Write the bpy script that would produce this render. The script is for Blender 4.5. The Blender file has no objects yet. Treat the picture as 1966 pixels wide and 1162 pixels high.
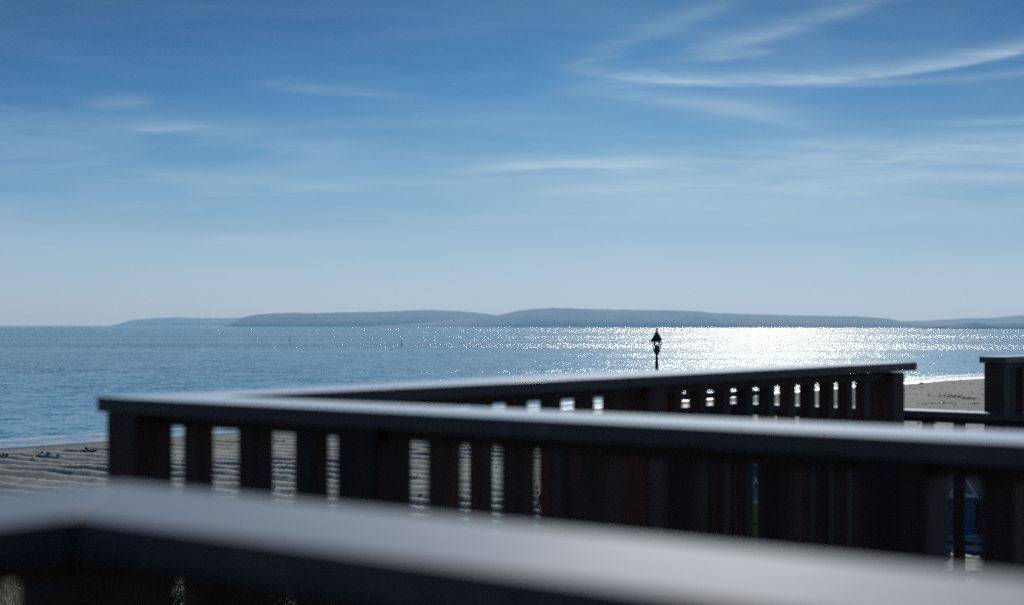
import bpy, bmesh, math, random
import numpy as np
from mathutils import Vector, Matrix
from mathutils import noise as mnoise

random.seed(7)
C = bpy.context.scene.collection
SC = bpy.context.scene
F = 2730.6            # focal length in photo pixels (50 mm on a 36 mm wide frame)
ZC = 12.0             # camera height above the water
H0 = 0.132            # camera height above the handrail tops


def hor(px):
    return 625.3 + 0.00122 * (px - 983)


def plan(px, py, h=H0):
    Y = h * F / (py - hor(px))
    return Vector(((px - 983) / F * Y, Y))


# ------------------------------------------------------------------ helpers
def empty(name, loc, label=None, cat=None, group=None):
    o = bpy.data.objects.new(name, None)
    C.objects.link(o)
    o.location = loc
    o.empty_display_size = 0.1
    tag(o, label, cat, group)
    return o


def tag(o, label=None, cat=None, group=None, kind=None):
    if label: o['label'] = label
    if cat: o['category'] = cat
    if group: o['group'] = group
    if kind: o['kind'] = kind
    return o


def link(name, bm, mat, parent=None, loc=(0, 0, 0), rz=0.0, smooth=False):
    """bm is in local coordinates; loc is in world coordinates"""
    me = bpy.data.meshes.new(name)
    bmesh.ops.recalc_face_normals(bm, faces=bm.faces[:])
    if smooth:
        for f in bm.faces: f.smooth = True
    bm.to_mesh(me)
    bm.free()
    for m in (mat if isinstance(mat, (list, tuple)) else [mat]):
        me.materials.append(m)
    o = bpy.data.objects.new(name, me)
    C.objects.link(o)
    o.rotation_euler = (0, 0, rz)
    put(o, parent, loc)
    return o


def put(o, parent, loc):
    loc = Vector(loc)
    if parent is not None:
        o.parent = parent
        base = Vector(parent.location)
        p = parent.parent
        while p is not None:
            base += Vector(p.location)
            p = p.parent
        loc = loc - base
    o.location = loc


def clone(o, parent, loc, rz=None):
    c = o.copy()
    C.objects.link(c)
    if rz is not None: c.rotation_euler = (0, 0, rz)
    put(c, parent, loc)
    return c


def add_box(bm, x0, x1, y0, y1, z0, z1, mi=0, M=None):
    vs = [bm.verts.new((x, y, z)) for z in (z0, z1) for y in (y0, y1) for x in (x0, x1)]
    if M is not None:
        for v in vs: v.co = M @ v.co
    fs = [bm.faces.new([vs[i] for i in q]) for q in
          ((0, 2, 3, 1), (4, 5, 7, 6), (0, 1, 5, 4), (2, 6, 7, 3), (0, 4, 6, 2), (1, 3, 7, 5))]
    for f in fs: f.material_index = mi
    return vs


def bevel(bm, w=0.003, seg=2):
    bmesh.ops.bevel(bm, geom=bm.edges[:], offset=w, segments=seg, profile=0.5, affect='EDGES')


def box(x0, x1, y0, y1, z0, z1, bev=0.0):
    bm = bmesh.new()
    add_box(bm, x0, x1, y0, y1, z0, z1)
    if bev: bevel(bm, bev)
    return bm


def lathe(profile, n=24, cap=True, ang0=0.0):
    bm = bmesh.new()
    rings = []
    for r, z in profile:
        rings.append([bm.verts.new((r * math.cos(ang0 + 2 * math.pi * k / n), r * math.sin(ang0 + 2 * math.pi * k / n), z)) for k in range(n)])
    for a, b in zip(rings, rings[1:]):
        for k in range(n):
            bm.faces.new((a[k], a[(k + 1) % n], b[(k + 1) % n], b[k]))
    if cap:
        bm.faces.new(rings[0][::-1])
        bm.faces.new(rings[-1])
    return bm


# ------------------------------------------------------------------ materials
class NT:
    def __init__(self, name, world=False):
        if world:
            w = bpy.data.worlds.new(name)
            SC.world = w
            self.id = w
        else:
            self.id = bpy.data.materials.new(name)
        self.id.use_nodes = True
        self.t = self.id.node_tree
        self.t.nodes.clear()

    def n(self, typ, **kw):
        nd = self.t.nodes.new(typ)
        for k, v in kw.items():
            if k.startswith('_'):
                setattr(nd, k[1:], v)
            else:
                self.set(nd, k, v)
        return nd

    def set(self, nd, key, v):
        key = int(key[1:]) if (key[0] == 'i' and key[1:].isdigit()) else key
        inp = nd.inputs[key]
        if isinstance(v, bpy.types.NodeSocket):
            self.t.links.new(v, inp)
        elif isinstance(v, bpy.types.Node):
            self.t.links.new(v.outputs[0], inp)
        else:
            inp.default_value = v

    def m(self, op, a, b=None, c=None, clamp=False):
        nd = self.n('ShaderNodeMath', _operation=op, _use_clamp=clamp)
        for i, v in enumerate((a, b, c)):
            if v is not None: self.set(nd, 'i%d' % i, v)
        return nd.outputs[0]

    def ramp(self, fac, stops, interp='LINEAR'):
        nd = self.n('ShaderNodeValToRGB', Fac=fac)
        cr = nd.color_ramp
        cr.interpolation = interp
        while len(cr.elements) < len(stops): cr.elements.new(0.5)
        for e, (p, c) in zip(cr.elements, stops):
            e.position = p
            e.color = (c[0], c[1], c[2], 1) if isinstance(c, (tuple, list)) else (c, c, c, 1)
        return nd.outputs[0]

    def mix(self, f, a, b, typ='RGBA'):
        nd = self.n('ShaderNodeMix', _data_type=typ)
        i = {'RGBA': (0, 6, 7, 2), 'FLOAT': (0, 2, 3, 0)}[typ]
        self.set(nd, 'i%d' % i[0], f)
        for k, v in ((i[1], a), (i[2], b)):
            if isinstance(v, tuple) and len(v) == 3: v = v + (1,)
            self.set(nd, 'i%d' % k, v)
        return nd.outputs[i[3]]

    def noise(self, vec, scale, detail=3.0, rough=0.5, out=0, dist=0.0):
        nd = self.n('ShaderNodeTexNoise', Vector=vec, Scale=scale, Detail=detail, Roughness=rough, Distortion=dist)
        return nd.outputs[out]

    def mapping(self, vec, scale=(1, 1, 1), rot=(0, 0, 0), loc=(0, 0, 0)):
        nd = self.n('ShaderNodeMapping', Vector=vec, Scale=scale, Rotation=rot, Location=loc)
        return nd.outputs[0]

    def out(self, surf=None, vol=None):
        o = self.n('ShaderNodeOutputMaterial')
        if surf is not None: self.set(o, 'Surface', surf)
        if vol is not None: self.set(o, 'Volume', vol)
        return self.id


def mat_wood(name, axis, c0, c1, r0, r1, spec=0.5, bump=0.25, coat=0.0):
    k = NT(name)
    co = k.n('ShaderNodeTexCoord').outputs['Object']
    sc = {'X': (1.2, 28, 28), 'Z': (28, 28, 1.2)}[axis]
    inf = k.n('ShaderNodeObjectInfo').outputs['Random']
    off = k.n('ShaderNodeCombineXYZ', X=k.m('MULTIPLY', inf, 13.0), Y=k.m('MULTIPLY', inf, 7.0), Z=k.m('MULTIPLY', inf, 3.0))
    v = k.n('ShaderNodeVectorMath', _operation='ADD', i0=co, i1=off.outputs[0]).outputs[0]
    g = k.noise(k.mapping(v, sc), 1.0, 5, 0.6, dist=0.4)
    b = k.noise(v, 3.0, 3, 0.6)
    gg = k.m('ADD', k.m('MULTIPLY', g, 0.65), k.m('MULTIPLY', b, 0.35))
    tone = k.m('ADD', gg, k.m('MULTIPLY', k.m('SUBTRACT', inf, 0.5), 0.25))
    col = k.ramp(tone, [(0.3, c0), (0.7, c1)])
    rr = k.ramp(gg, [(0.3, r0), (0.75, r1)])
    bp = k.n('ShaderNodeBump', Strength=bump, Distance=0.002, Height=g)
    if coat:
        # pale chips and salt spots, a few to the metre
        ch = k.ramp(k.noise(k.mapping(v, (5.0, 9.0, 9.0), loc=(2.3, 1.1, 4.0)), 1.0, 3, 0.6), [(0.70, 0.0), (0.74, 0.55)])
        col = k.mix(ch, col, (0.34, 0.36, 0.38))
    p = k.n('ShaderNodeBsdfPrincipled', **{'Base Color': col, 'Roughness': rr, 'Normal': bp, 'Specular IOR Level': spec,
            'Coat Weight': coat, 'Coat Roughness': k.ramp(b, [(0.3, 0.05), (0.7, 0.10)]), 'Coat IOR': 1.5})
    return k.out(p)


def mat_plain(name, col, rough=0.5, metal=0.0, var=0.25, scale=6.0, spec=0.5):
    k = NT(name)
    co = k.n('ShaderNodeTexCoord').outputs['Object']
    n = k.noise(co, scale, 5, 0.6)
    a = tuple(c * (1 - var) for c in col)
    b = tuple(min(1, c * (1 + var)) for c in col)
    p = k.n('ShaderNodeBsdfPrincipled', **{'Base Color': k.ramp(n, [(0.3, a), (0.7, b)]),
            'Roughness': k.ramp(n, [(0.3, rough * 0.85), (0.7, min(1, rough * 1.15))]), 'Metallic': metal,
            'Specular IOR Level': spec})
    return k.out(p)


def mat_boards(name, col, axis='X', pitch=0.12, rough=0.6):
    """painted boards: grooves every pitch metres along one local axis"""
    k = NT(name)
    co = k.n('ShaderNodeTexCoord').outputs['Object']
    s = k.n('ShaderNodeSeparateXYZ', Vector=co).outputs[axis]
    fr = k.m('FRACT', k.m('DIVIDE', s, pitch))
    gr = k.m('LESS_THAN', k.m('ABSOLUTE', k.m('SUBTRACT', fr, 0.5)), 0.45)
    n = k.noise(co, 4.0, 5, 0.65)
    c = k.ramp(n, [(0.3, tuple(x * 0.75 for x in col)), (0.7, tuple(min(1, x * 1.15) for x in col))])
    bp = k.n('ShaderNodeBump', Strength=0.9, Distance=0.01, Height=gr)
    p = k.n('ShaderNodeBsdfPrincipled', **{'Base Color': c, 'Roughness': rough, 'Normal': bp})
    return k.out(p)


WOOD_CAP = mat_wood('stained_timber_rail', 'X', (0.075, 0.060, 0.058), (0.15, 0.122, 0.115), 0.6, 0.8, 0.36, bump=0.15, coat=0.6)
WOOD_TOP_GLARE = mat_wood('rail_top_glare', 'X', (0.29, 0.315, 0.38), (0.48, 0.515, 0.60), 0.68, 0.82, 0.36, bump=0.08, coat=0.85)  # upward faces only: grazing sky and sun glare painted in as paler, bluer timber
WOOD_POST = mat_wood('stained_timber_upright', 'Z', (0.042, 0.021, 0.0145), (0.150, 0.072, 0.047), 0.5, 0.7, 0.3)
WOOD_DECK = mat_wood('deck_timber', 'X', (0.03, 0.024, 0.02), (0.06, 0.05, 0.042), 0.6, 0.8, 0.3)


# ------------------------------------------------------------------ camera, world, sun
cam = bpy.data.cameras.new('camera')
cam.lens = 50
cam.sensor_width = 36
cam.sensor_fit = 'HORIZONTAL'
cam.shift_y = (625.3 - 581) / 1966
cam.clip_start = 0.05
cam.clip_end = 200000
cam.dof.use_dof = True
cam.dof.focus_distance = 13.5
cam.dof.aperture_fstop = 2.9
camo = bpy.data.objects.new('camera', cam)
C.objects.link(camo)
camo.location = (0, 0, ZC)
camo.rotation_euler = (math.pi / 2, -0.00122, 0)
SC.camera = camo

SUN_EL, SUN_AZ = math.radians(25), math.radians(10.0)     # azimuth to the right of +Y
sd = Vector((math.sin(SUN_AZ) * math.cos(SUN_EL), math.cos(SUN_AZ) * math.cos(SUN_EL), math.sin(SUN_EL)))
sun = bpy.data.lights.new('sun', 'SUN')
sun.energy = 3.4
sun.angle = math.radians(0.5)
sun.color = (1.0, 0.97, 0.93)
suno = bpy.data.objects.new('sun', sun)
C.objects.link(suno)
suno.rotation_euler = sd.to_track_quat('Z', 'Y').to_euler()


def build_world():
    k = NT('World', world=True)
    sky = k.n('ShaderNodeTexSky', _sky_type='NISHITA', _sun_disc=False, _sun_elevation=SUN_EL,
              _sun_rotation=SUN_AZ, _altitude=10, _air_density=1.0, _dust_density=0.25, _ozone_density=3.0)
    d = k.n('ShaderNodeTexCoord').outputs['Generated']
    sp = k.n('ShaderNodeSeparateXYZ', Vector=d)
    yy = k.m('MAXIMUM', sp.outputs['Y'], 0.05)
    # gnomonic sky coordinates about the sea horizon to the south-west
    U = k.m('MULTIPLY', k.m('DIVIDE', sp.outputs['X'], yy), F / 1000)
    V = k.m('MULTIPLY', k.m('DIVIDE', sp.outputs['Z'], yy), F / 1000)
    uv = k.n('ShaderNodeCombineXYZ', X=U, Y=V, Z=0.0).outputs[0]
    wob = k.noise(k.mapping(uv, (2.2, 5.0, 1)), 1.0, 4, 0.6)
    wobc = k.m('SUBTRACT', wob, 0.5)
    fib = k.noise(k.mapping(uv, (3.0, 22.0, 1), rot=(0, 0, -0.06)), 1.0, 6, 0.65, dist=0.6)
    fib2 = k.noise(k.mapping(uv, (5.0, 70.0, 1), rot=(0, 0, -0.04)), 1.0, 5, 0.7, dist=0.9)
    fibm = k.m('MULTIPLY', k.ramp(fib, [(0.28, 0.25), (0.68, 1.15)]), k.ramp(fib2, [(0.3, 0.65), (0.7, 1.15)]))
    total = None

    def streak(x0, y0, x1, y1, bow, wt, wb, amp, ends=0.3, wobble=0.02):
        nonlocal total
        u0, u1 = (x0 - 983) / 1000, (x1 - 983) / 1000
        v0, v1 = (625.3 - y0) / 1000, (625.3 - y1) / 1000
        t = k.m('DIVIDE', k.m('SUBTRACT', U, u0), u1 - u0)
        cen = k.m('MULTIPLY_ADD', t, v1 - v0, v0)
        cen = k.m('ADD', cen, k.m('MULTIPLY', k.m('MULTIPLY', t, k.m('SUBTRACT', 1.0, t)), bow / 1000 * 4))
        cen = k.m('ADD', cen, k.m('MULTIPLY', wobc, wobble))
        dv = k.m('SUBTRACT', V, cen)
        up = k.m('GREATER_THAN', dv, 0.0)
        w = k.mix(up, wb / 1000, wt / 1000, 'FLOAT')
        q = k.m('DIVIDE', dv, w)
        g = k.m('EXPONENT', k.m('MULTIPLY', k.m('MULTIPLY', q, q), -1.0))
        e0 = k.n('ShaderNodeMapRange', _interpolation_type='SMOOTHSTEP', Value=t, **{'From Min': 0.0, 'From Max': ends})
        e1 = k.n('ShaderNodeMapRange', _interpolation_type='SMOOTHSTEP', Value=t, **{'From Min': 1.0, 'From Max': 1.0 - ends})
        g = k.m('MULTIPLY', k.m('MULTIPLY', g, e0), e1)
        g = k.m('MULTIPLY', g, k.m('MULTIPLY', fibm, amp))
        total = g if total is None else k.m('ADD', total, g)

    # x0,y0,x1,y1 along the streak (kilopixel sky grid), bow, softness above / below, strength
    streak(1000, 120, 2500, -95, -124, 22, 6, 0.72, 0.22, 0.012)
    streak(1050, 150, 1800, 155, -6, 14, 9, 0.22, 0.35)
    streak(1450, 165, 2300, 90, -20, 9, 7, 0.30, 0.3)
    streak(1230, 130, 1800, -40, -10, 26, 14, 0.35, 0.3)
    streak(1080, 120, 1480, -30, -5, 22, 16, 0.20, 0.35)
    streak(1335, 110, 1510, 98, 0, 7, 7, 0.26, 0.3, 0.05)
    streak(1085, 122, 1210, 105, 0, 4, 4, 0.16, 0.3)
    streak(1000, 165, 1650, 262, 16, 26, 15, 0.36, 0.35)
    streak(1650, 232, 2300, 205, -12, 8, 6, 0.28, 0.3)
    streak(830, 334, 1330, 318, 6, 15, 5, 0.68, 0.35)
    streak(1050, 318, 1420, 330, 0, 16, 10, 0.22, 0.4)
    streak(420, 160, 860, 190, 0, 11, 8, 0.22, 0.4)
    streak(120, 200, 320, 195, 0, 14, 10, 0.2, 0.4)
    streak(230, 252, 420, 244, 0, 11, 5, 0.36, 0.4)
    streak(300, 250, 680, 300, 8, 20, 14, 0.16, 0.4)
    streak(80, 330, 620, 338, 0, 10, 8, 0.16, 0.4)
    streak(320, 366, 520, 372, 0, 11, 7, 0.2, 0.4)
    streak(500, 365, 760, 372, 6, 13, 7, 0.26, 0.4)
    streak(860, 385, 2300, 345, 18, 16, 8, 0.26, 0.3, 0.04)
    streak(1000, 320, 2700, 280, 0, 45, 30, 0.62, 0.3, 0.04)
    streak(800, 400, 2500, 340, 0, 42, 32, 0.42, 0.3, 0.04)
    streak(700, 425, 1500, 428, 0, 16, 10, 0.18, 0.35, 0.04)
    streak(1150, 400, 2100, 385, -34, 18, 11, 0.24, 0.3, 0.03)
    streak(600, 400, 900, 420, 0, 9, 8, 0.15, 0.4)
    # thin general veil
    veil = k.noise(k.mapping(uv, (1.1, 7.0, 1), loc=(3.1, 0.4, 0)), 1.0, 5, 0.6, dist=0.8)
    vm = k.ramp(veil, [(0.42, 0.0), (0.75, 1.0)])
    band = k.ramp(V, [(0.0, 0.5), (0.12, 0.8), (0.33, 0.6), (0.6, 0.25), (1.0, 0.2)])
    veilm = k.m('MULTIPLY', k.m('MULTIPLY', vm, band), 0.42)
    total = k.m('ADD', total, veilm)
    v2 = k.noise(k.mapping(uv, (2.0, 26.0, 1), loc=(7.7, 2.4, 0)), 1.0, 6, 0.62, dist=0.7)
    b2 = k.ramp(V, [(0.0, 0.1), (0.14, 0.9), (0.34, 0.85), (0.43, 0.16), (1.0, 0.10)])
    total = k.m('ADD', total, k.m('MULTIPLY', k.m('MULTIPLY', k.ramp(v2, [(0.45, 0.0), (0.78, 1.0)]), b2), 0.30))
    front = k.m('GREATER_THAN', sp.outputs['Y'], 0.06)
    fac = k.m('MULTIPLY', k.m('MULTIPLY', total, front), 1.0, clamp=True)
    # clear-air blue by height above the horizon, mixed with the physical sky
    zc = sp.outputs['Z']
    hz_ = k.m('SQRT', k.m('MAXIMUM', k.m('SUBTRACT', 1.0, k.m('MULTIPLY', zc, zc)), 0.01))
    tz = k.m('DIVIDE', k.m('MULTIPLY', k.m('DIVIDE', zc, hz_), 2.73), 4.0, clamp=True)
    blue = k.ramp(tz, [(p / 4.0, lin(c)) for p, c in SKYRAMP])
    # deeper blue away from the sun's side
    az = k.m('MULTIPLY_ADD', k.m('ABSOLUTE', k.m('SUBTRACT', sp.outputs['X'], 0.08)), -1.3, 1.0)
    az = k.m('MAXIMUM', k.m('POWER', k.m('MAXIMUM', az, 0.0), 1.3), 0.35)
    azc = k.mix(k.m('MULTIPLY', zc, 4.0, clamp=True), (1.0, 1.0, 1.0), k.n('ShaderNodeCombineColor', Red=k.m('POWER', az, 1.6), Green=az, Blue=k.m('POWER', az, 0.6)).outputs[0])
    blue = k.n('ShaderNodeMix', _data_type='RGBA', _blend_type='MULTIPLY', i0=1.0, i6=blue, i7=azc).outputs[2]
    sc10 = k.n('ShaderNodeVectorMath', _operation='SCALE', i0=blue)
    k.set(sc10, 'Scale', 1.0 / SKY_STR)
    base = k.mix(0.05, sc10.outputs[0], sky.outputs[0])
    cloudc = k.n('ShaderNodeRGB')
    cloudc.outputs[0].default_value = CLOUD
    col = k.mix(fac, base, cloudc.outputs[0])
    bg = k.n('ShaderNodeBackground', Color=col, Strength=SKY_STR)
    k.id.cycles.sampling_method = 'NONE'
    o = k.n('ShaderNodeOutputWorld')
    k.set(o, 'Surface', bg)


def lin(c):
    return tuple(((v / 255 + 0.055) / 1.055) ** 2.4 if v > 10 else v / 255 / 12.92 for v in c)


SKY_STR = 0.10
SKYRAMP = [(0.0, (174, 198, 217)), (0.12, (160, 190, 214)), (0.24, (122, 169, 204)), (0.36, (93, 151, 195)), (0.47, (58, 128, 182)),
           (0.62, (22, 100, 156)), (1.2, (34, 82, 134)), (2.4, (38, 66, 104)), (4.0, (36, 57, 88))]
CLOUD = tuple(v / SKY_STR for v in lin((180, 204, 219))) + (1,)
build_world()

SC.view_settings.view_transform = 'Standard'
SC.view_settings.look = 'None'
SC.view_settings.exposure = 0.0
SC.view_settings.gamma = 1.0
SC.render.engine = 'CYCLES'
SC.cycles.max_bounces = 6
SC.cycles.use_adaptive_sampling = False
SC.cycles.volume_bounces = 0
SC.cycles.use_denoising = False
SC.cycles.sample_clamp_indirect = 1.5
SC.cycles.caustics_reflective = False
SC.cycles.caustics_refractive = False
SC.cycles.sample_clamp_direct = 45.0

# ------------------------------------------------------------------ shoreline and terrain
SHORE = [(-900, -700), (-300, -90), (-150, 48), (-80, 112), (-50, 138.5), (-43, 146), (-32, 158), (-14, 178), (4.2, 202), (12.9, 211),
         (29, 232), (43, 250), (56, 268), (85, 303), (110, 334), (200, 425), (420, 600), (1500, 1300)]


def shore_resample():
    P = np.array(SHORE, float)
    out = []
    for i in range(len(P) - 1):
        p0 = P[max(0, i - 1)]; p1 = P[i]; p2 = P[i + 1]; p3 = P[min(len(P) - 1, i + 2)]
        n = 12
        for j in range(n):
            t = j / n
            m1 = (p2 - p0) / 2 * min(1, np.linalg.norm(p2 - p1) / (np.linalg.norm(p1 - p0) + 1e-6)) if i else (p2 - p1)
            m2 = (p3 - p1) / 2 * min(1, np.linalg.norm(p2 - p1) / (np.linalg.norm(p3 - p2) + 1e-6)) if i < len(P) - 2 else (p2 - p1)
            out.append((2 * t**3 - 3 * t**2 + 1) * p1 + (t**3 - 2 * t**2 + t) * m1 + (-2 * t**3 + 3 * t**2) * p2 + (t**3 - t**2) * m2)
    out.append(P[-1])
    return np.array(out)


SH = shore_resample()


def shore_dist(x, y):
    """signed distance to the shoreline, positive inland"""
    p = np.stack([x, y], -1)
    best = np.full(x.shape, 1e12)
    sign = np.ones(x.shape)
    for a, b in zip(SH[:-1], SH[1:]):
        ab = b - a
        t = np.clip(((p - a) @ ab) / (ab @ ab), 0, 1)
        q = p - a - t[..., None] * ab
        d = (q * q).sum(-1)
        s = ab[0] * (p[..., 1] - a[1]) - ab[1] * (p[..., 0] - a[0])
        m = d < best
        best = np.where(m, d, best)
        sign = np.where(m, np.where(s > 0, -1.0, 1.0), sign)
    return np.sqrt(best) * sign


def vnoise(x, y, seed=0):
    """cheap smooth value noise, about -1..1"""
    xi, yi = np.floor(x).astype(np.int64), np.floor(y).astype(np.int64)
    xf, yf = x - xi, y - yi
    u, v = xf * xf * (3 - 2 * xf), yf * yf * (3 - 2 * yf)

    def h(a, b):
        n = (a * 374761393 + b * 668265263 + seed * 974634777) & 0x7fffffff
        n = ((n ^ (n >> 13)) * 1274126177) & 0x7fffffff
        return ((n ^ (n >> 16)) & 0xffff) / 32767.5 - 1
    return (h(xi, yi) * (1 - u) + h(xi + 1, yi) * u) * (1 - v) + (h(xi, yi + 1) * (1 - u) + h(xi + 1, yi + 1) * u) * v


def grid_mesh(name, xs, ys, zfun, mat, attr=None, smooth=True):
    X, Y = np.meshgrid(xs, ys)
    Z = zfun(X, Y)
    co = np.stack([X, Y, Z], -1).reshape(-1, 3)
    nx, ny = len(xs), len(ys)
    i = np.arange(nx * ny).reshape(ny, nx)
    q = np.stack([i[:-1, :-1], i[:-1, 1:], i[1:, 1:], i[1:, :-1]], -1).reshape(-1, 4)
    me = bpy.data.meshes.new(name)
    me.vertices.add(len(co))
    me.vertices.foreach_set('co', co.astype(np.float32).ravel())
    me.loops.add(q.size)
    me.loops.foreach_set('vertex_index', q.astype(np.int32).ravel())
    me.polygons.add(len(q))
    me.polygons.foreach_set('loop_start', np.arange(0, q.size, 4, dtype=np.int32))
    me.polygons.foreach_set('loop_total', np.full(len(q), 4, dtype=np.int32))
    me.update(calc_edges=True)
    if smooth: me.polygons.foreach_set('use_smooth', np.ones(len(q), dtype=bool))
    if attr:
        at = me.attributes.new(attr[0], 'FLOAT', 'POINT')
        at.data.foreach_set('value', attr[1](X, Y).astype(np.float32).ravel())
    me.validate()
    me.materials.append(mat)
    o = bpy.data.objects.new(name, me)
    C.objects.link(o)
    return o


def seg(*parts):
    out = []
    for a, b, s in parts:
        out.append(np.arange(a, b, s))
    return np.concatenate(out + [np.array([parts[-1][1]])])


# ---- water
def mat_sea():
    k = NT('sea_water')
    co = k.n('ShaderNodeTexCoord').outputs['Object']
    off = k.n('ShaderNodeAttribute', _attribute_name='offshore').outputs['Fac']
    geo = k.n('ShaderNodeNewGeometry')
    # wind patches and slicks: long bands lying across the view
    band = k.noise(k.mapping(co, (0.0013, 0.008, 1)), 1.0, 4, 0.6, dist=0.5)
    far = k.noise(k.mapping(co, (0.0002, 0.0011, 1), loc=(4.2, 1.3, 0)), 1.0, 3, 0.55)
    mid = k.noise(k.mapping(co, (0.0005, 0.0042, 1), rot=(0, 0, 0.05), loc=(1.7, 5.3, 0)), 1.0, 3, 0.55)
    bm_ = k.m('MULTIPLY', k.ramp(band, [(0.40, 0.65), (0.56, 1.1)]), k.ramp(far, [(0.40, 0.7), (0.58, 1.15)]))
    bm_ = k.m('MULTIPLY', bm_, k.ramp(mid, [(0.42, 0.5), (0.56, 1.25)]))
    calm = k.n('ShaderNodeMapRange', Value=off, **{'From Min': 10.0, 'From Max': 220.0, 'To Min': 0.62, 'To Max': 1.0}).outputs[0]
    amp = k.m('MULTIPLY', bm_, calm)
    n1 = k.noise(k.mapping(co, (0.9, 1.6, 1)), 1.0, 2, 0.5, out=1)
    n2 = k.noise(k.mapping(co, (0.16, 0.34, 1)), 1.0, 2, 0.5, out=1)
    n3 = k.noise(k.mapping(co, (3.2, 4.8, 1), loc=(5, 9, 0)), 1.0, 2, 0.5, out=1)
    acc = None
    for nn, a in ((n1, 0.75), (n2, 0.45), (n3, 0.75)):
        c = k.n('ShaderNodeVectorMath', _operation='SUBTRACT', i0=nn, i1=(0.5, 0.5, 0.5)).outputs[0]
        c = k.n('ShaderNodeVectorMath', _operation='SCALE', i0=c)
        k.set(c, 'Scale', a * WAVE)
        c = c.outputs[0]
        acc = c if acc is None else k.n('ShaderNodeVectorMath', _operation='ADD', i0=acc, i1=c).outputs[0]
    sc_ = k.n('ShaderNodeVectorMath', _operation='SCALE', i0=acc)
    k.set(sc_, 'Scale', amp)
    s = k.n('ShaderNodeSeparateXYZ', Vector=sc_.outputs[0])
    nv = k.n('ShaderNodeCombineXYZ', X=s.outputs[0], Y=s.outputs[1], Z=1.0).outputs[0]
    nrm = k.n('ShaderNodeVectorMath', _operation='NORMALIZE', i0=nv).outputs[0]
    # foam along the waterline
    fn = k.noise(k.mapping(co, (0.35, 0.35, 1)), 1.0, 5, 0.65)
    fw = k.noise(k.mapping(co, (0.05, 0.05, 1)), 1.0, 2, 0.5)
    o2 = k.m('ADD', off, k.m('MULTIPLY', k.m('SUBTRACT', fw, 0.5), 9.0))
    swash = k.ramp(k.m('DIVIDE', o2, 20.0, clamp=True), [(0.0, 0.75), (0.12, 0.6), (0.26, 0.22), (0.36, 0.15), (0.40, 1.0), (0.47, 0.9), (0.52, 0.12), (0.8, 0.0)])
    fm = k.m('MULTIPLY', swash, k.ramp(fn, [(0.33, 0.25), (0.6, 1.0)]))
    lines = k.noise(k.mapping(co, (0.018, 0.07, 1), rot=(0, 0, 0.7)), 1.0, 5, 0.65)
    nearm = k.n('ShaderNodeMapRange', Value=off, **{'From Min': 15.0, 'From Max': 70.0, 'To Min': 1.0, 'To Max': 0.0}).outputs[0]
    fm = k.m('ADD', fm, k.m('MULTIPLY', k.ramp(lines, [(0.55, 0.0), (0.75, 0.35)]), nearm), clamp=True)
    shoal = k.n('ShaderNodeMapRange', Value=off, **{'From Min': 40.0, 'From Max': 420.0, 'To Min': 1.0, 'To Max': 0.0}).outputs[0]
    col = k.mix(nearm, k.mix(shoal, (0.007, 0.185, 0.345), (0.028, 0.29, 0.50)), (0.05, 0.33, 0.52))
    p = k.n('ShaderNodeBsdfPrincipled', **{'Base Color': col, 'Roughness': 0.14, 'IOR': 1.33, 'Normal': nrm, 'Specular IOR Level': 0.2})
    fo = k.n('ShaderNodeBsdfPrincipled', **{'Base Color': (0.58, 0.62, 0.65, 1), 'Roughness': 0.6})
    mx = k.n('ShaderNodeMixShader', Fac=fm, i1=p.outputs[0], i2=fo.outputs[0])
    return k.out(mx)


WAVE = 2.15
SEA = mat_sea()
sx = seg((-40000, -10000, 10000), (-10000, -2000, 2000), (-2000, -320, 240), (-320, -120, 20), (-120, 130, 2.5), (130, 420, 10), (420, 2000, 200), (2000, 10000, 2000), (10000, 40000, 10000))
sy = seg((-4000, -200, 400), (-200, 80, 20), (80, 380, 2.5), (380, 620, 10), (620, 2000, 200), (2000, 10000, 2000), (10000, 40000, 10000))
tag(grid_mesh('sea', sx, sy, lambda x, y: x * 0.0, SEA, ('offshore', lambda x, y: np.clip(-shore_dist(x, y), -50, 2000))), kind='structure')


# ---- beach
def raked(x, y, s):
    return np.clip((s - 5 + 2 * vnoise(x / 12, y / 12, 8)) / 8, 0, 1) * np.clip((52 - x + 6 * vnoise(x / 20, y / 20, 9)) / 25, 0, 1) * np.clip((230 - y) / 40, 0, 1)


def beach_z(x, y):
    s = shore_dist(x, y)
    z = np.where(s > 0, 1.15 * (1 - np.exp(-np.maximum(s, 0) / 30)), s * 0.06)
    z = np.maximum(z, -4)
    # raked furrows on the left
    c = x * 0.585 + y * 0.811
    c = c + 0.6 * vnoise(x / 9, y / 9, 3) + 0.25 * vnoise(x / 2.1, y / 2.1, 5)
    ph = c / 2.9
    fr = ph - np.floor(ph)
    saw = np.where(fr < 0.46, fr / 0.46, (1 - fr) / 0.54)
    m = raked(x, y, s)
    z = z + m * (saw - 0.5) * 0.74 * (0.75 + 0.35 * vnoise(x / 14, y / 14, 12))
    # small humps and pits
    z = z + np.clip(s / 8, 0, 1) * (0.06 * vnoise(x / 1.7, y / 1.7, 1) + 0.035 * vnoise(x / 0.9, y / 0.9, 2) + 0.10 * vnoise(x / 11, y / 11, 4))
    return z


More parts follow.
